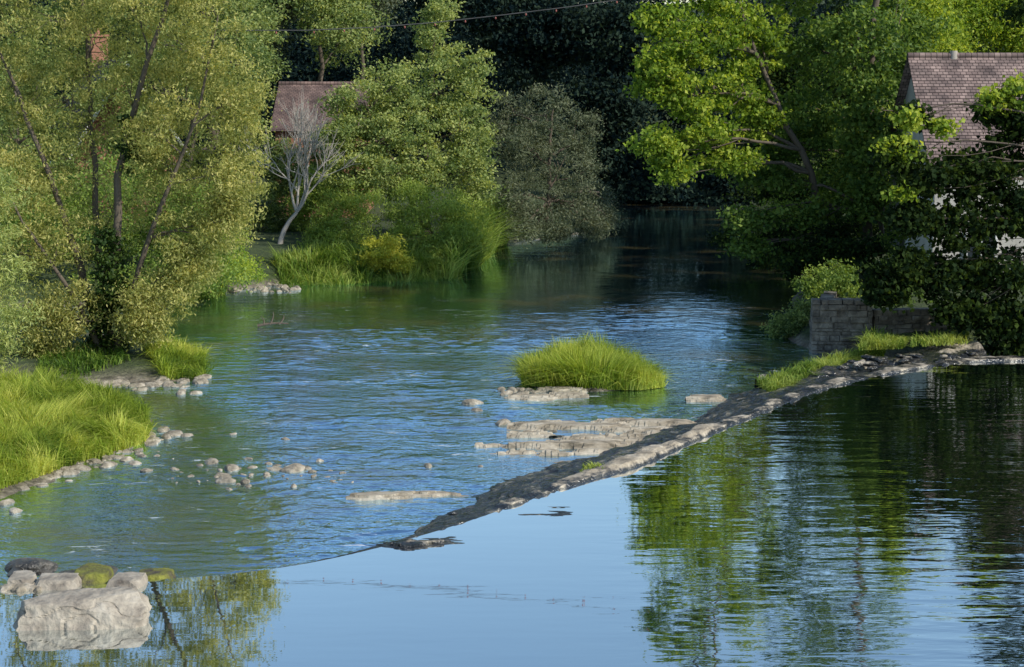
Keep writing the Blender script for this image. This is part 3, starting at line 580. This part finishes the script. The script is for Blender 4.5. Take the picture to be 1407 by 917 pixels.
tree('sycamore_lit_sprays',[],[lb(*a) for a in [(1235,205,24,14,45,.6),(1250,165,12,14,45,.35),(1375,140,28,14,46,.6),(1290,175,20,10,45.4,.3),(1240,265,20,8,45,.3),(1395,120,14,10,46,.3)]],'bright',.15,.85,.2,24,48,.28,tb=.55)  # sunlit crown tips painted as brighter leaves over the dark sycamore
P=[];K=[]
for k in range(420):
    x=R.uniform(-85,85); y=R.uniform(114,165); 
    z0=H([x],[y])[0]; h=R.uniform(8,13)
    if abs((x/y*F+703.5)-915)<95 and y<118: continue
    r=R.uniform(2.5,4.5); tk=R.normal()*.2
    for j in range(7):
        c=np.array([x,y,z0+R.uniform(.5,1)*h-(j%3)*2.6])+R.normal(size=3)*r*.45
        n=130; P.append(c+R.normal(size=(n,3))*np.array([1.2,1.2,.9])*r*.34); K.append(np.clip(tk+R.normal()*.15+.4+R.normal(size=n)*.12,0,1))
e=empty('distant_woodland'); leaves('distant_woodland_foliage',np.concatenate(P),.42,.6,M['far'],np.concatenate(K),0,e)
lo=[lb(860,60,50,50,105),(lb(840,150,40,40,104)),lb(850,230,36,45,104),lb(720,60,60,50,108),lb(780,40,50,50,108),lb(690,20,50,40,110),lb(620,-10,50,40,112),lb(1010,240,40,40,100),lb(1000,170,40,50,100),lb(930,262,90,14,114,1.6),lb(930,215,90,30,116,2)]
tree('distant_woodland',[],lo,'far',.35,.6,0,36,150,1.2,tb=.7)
# ---------- festoon cable ----------
e=empty('festoon_cable'); cab=np.array([W(a,b_,52) for a,b_ in [(300,42),(420,42),(510,38),(600,31),(690,21),(780,10),(870,-3),(1000,-26),(1100,-48)]])
tubes('cable',[(cab,[.016]*len(cab))],M['cable'],e,5)
V=[];Q=[];o=0
for k,t in enumerate(np.linspace(.2,7.6,17)):
    ii=int(t); p=cab[ii]*(1-(t-ii))+cab[ii+1]*(t-ii); V.append(SV*np.array([.026,.026,.04])+p-[0,0,.07]); Q.append(SF+o); o+=len(SV)
mk('bulbs',np.concatenate(V),np.concatenate(Q),M['bulb'],True,None,e)
p=G(375,450); tubes('driftwood_branch',[(bez(p+[-.5,0,.05],p+[.5,.1,.1],np.array([0,0,.1])),np.linspace(.05,.02,9)),(bez(p+[-.1,0,.1],p+[.0,.1,.5],np.array([.1,0,0])),np.linspace(.03,.01,9)),(bez(p+[.2,0,.1],p+[.35,.1,.4],np.array([.1,0,0])),np.linspace(.03,.01,9)),(bez(p+[-.3,0,.1],p+[-.4,.1,.35],np.array([.1,0,0])),np.linspace(.03,.01,9))],M['bark'])
# ---------- light ----------
sd=Vector((.68,-.42,.60)).normalized(); el=math.asin(sd.z); az=math.atan2(sd.x,sd.y)
w=bpy.data.worlds.new('World'); sc.world=w; w.use_nodes=True; nt=w.node_tree; bg=nt.nodes['Background']
sk=nt.nodes.new('ShaderNodeTexSky'); sk.sky_type='NISHITA'; sk.sun_disc=False; sk.sun_elevation=el; sk.sun_rotation=az; sk.air_density=1.45; sk.dust_density=.2; sk.ozone_density=3.6
nt.links.new(sk.outputs[0],bg.inputs[0]); bg.inputs[1].default_value=.15
sl=bpy.data.lights.new('sun','SUN'); sl.energy=5; sl.angle=math.radians(.5); sl.color=(1,.93,.82)
so=bpy.data.objects.new('sun',sl); sc.collection.objects.link(so); so.rotation_euler=sd.to_track_quat('Z','Y').to_euler(); so.location=(30,-10,40)
cam=bpy.data.cameras.new('camera'); co=bpy.data.objects.new('camera',cam); sc.collection.objects.link(co); sc.camera=co
co.location=(0,0,CZ); co.rotation_euler=(math.pi/2-TH,0,0); cam.sensor_width=36; cam.lens=36*F/1407; cam.clip_end=3000
sc.view_settings.view_transform='Standard'; sc.view_settings.look='None'; sc.view_settings.exposure=0
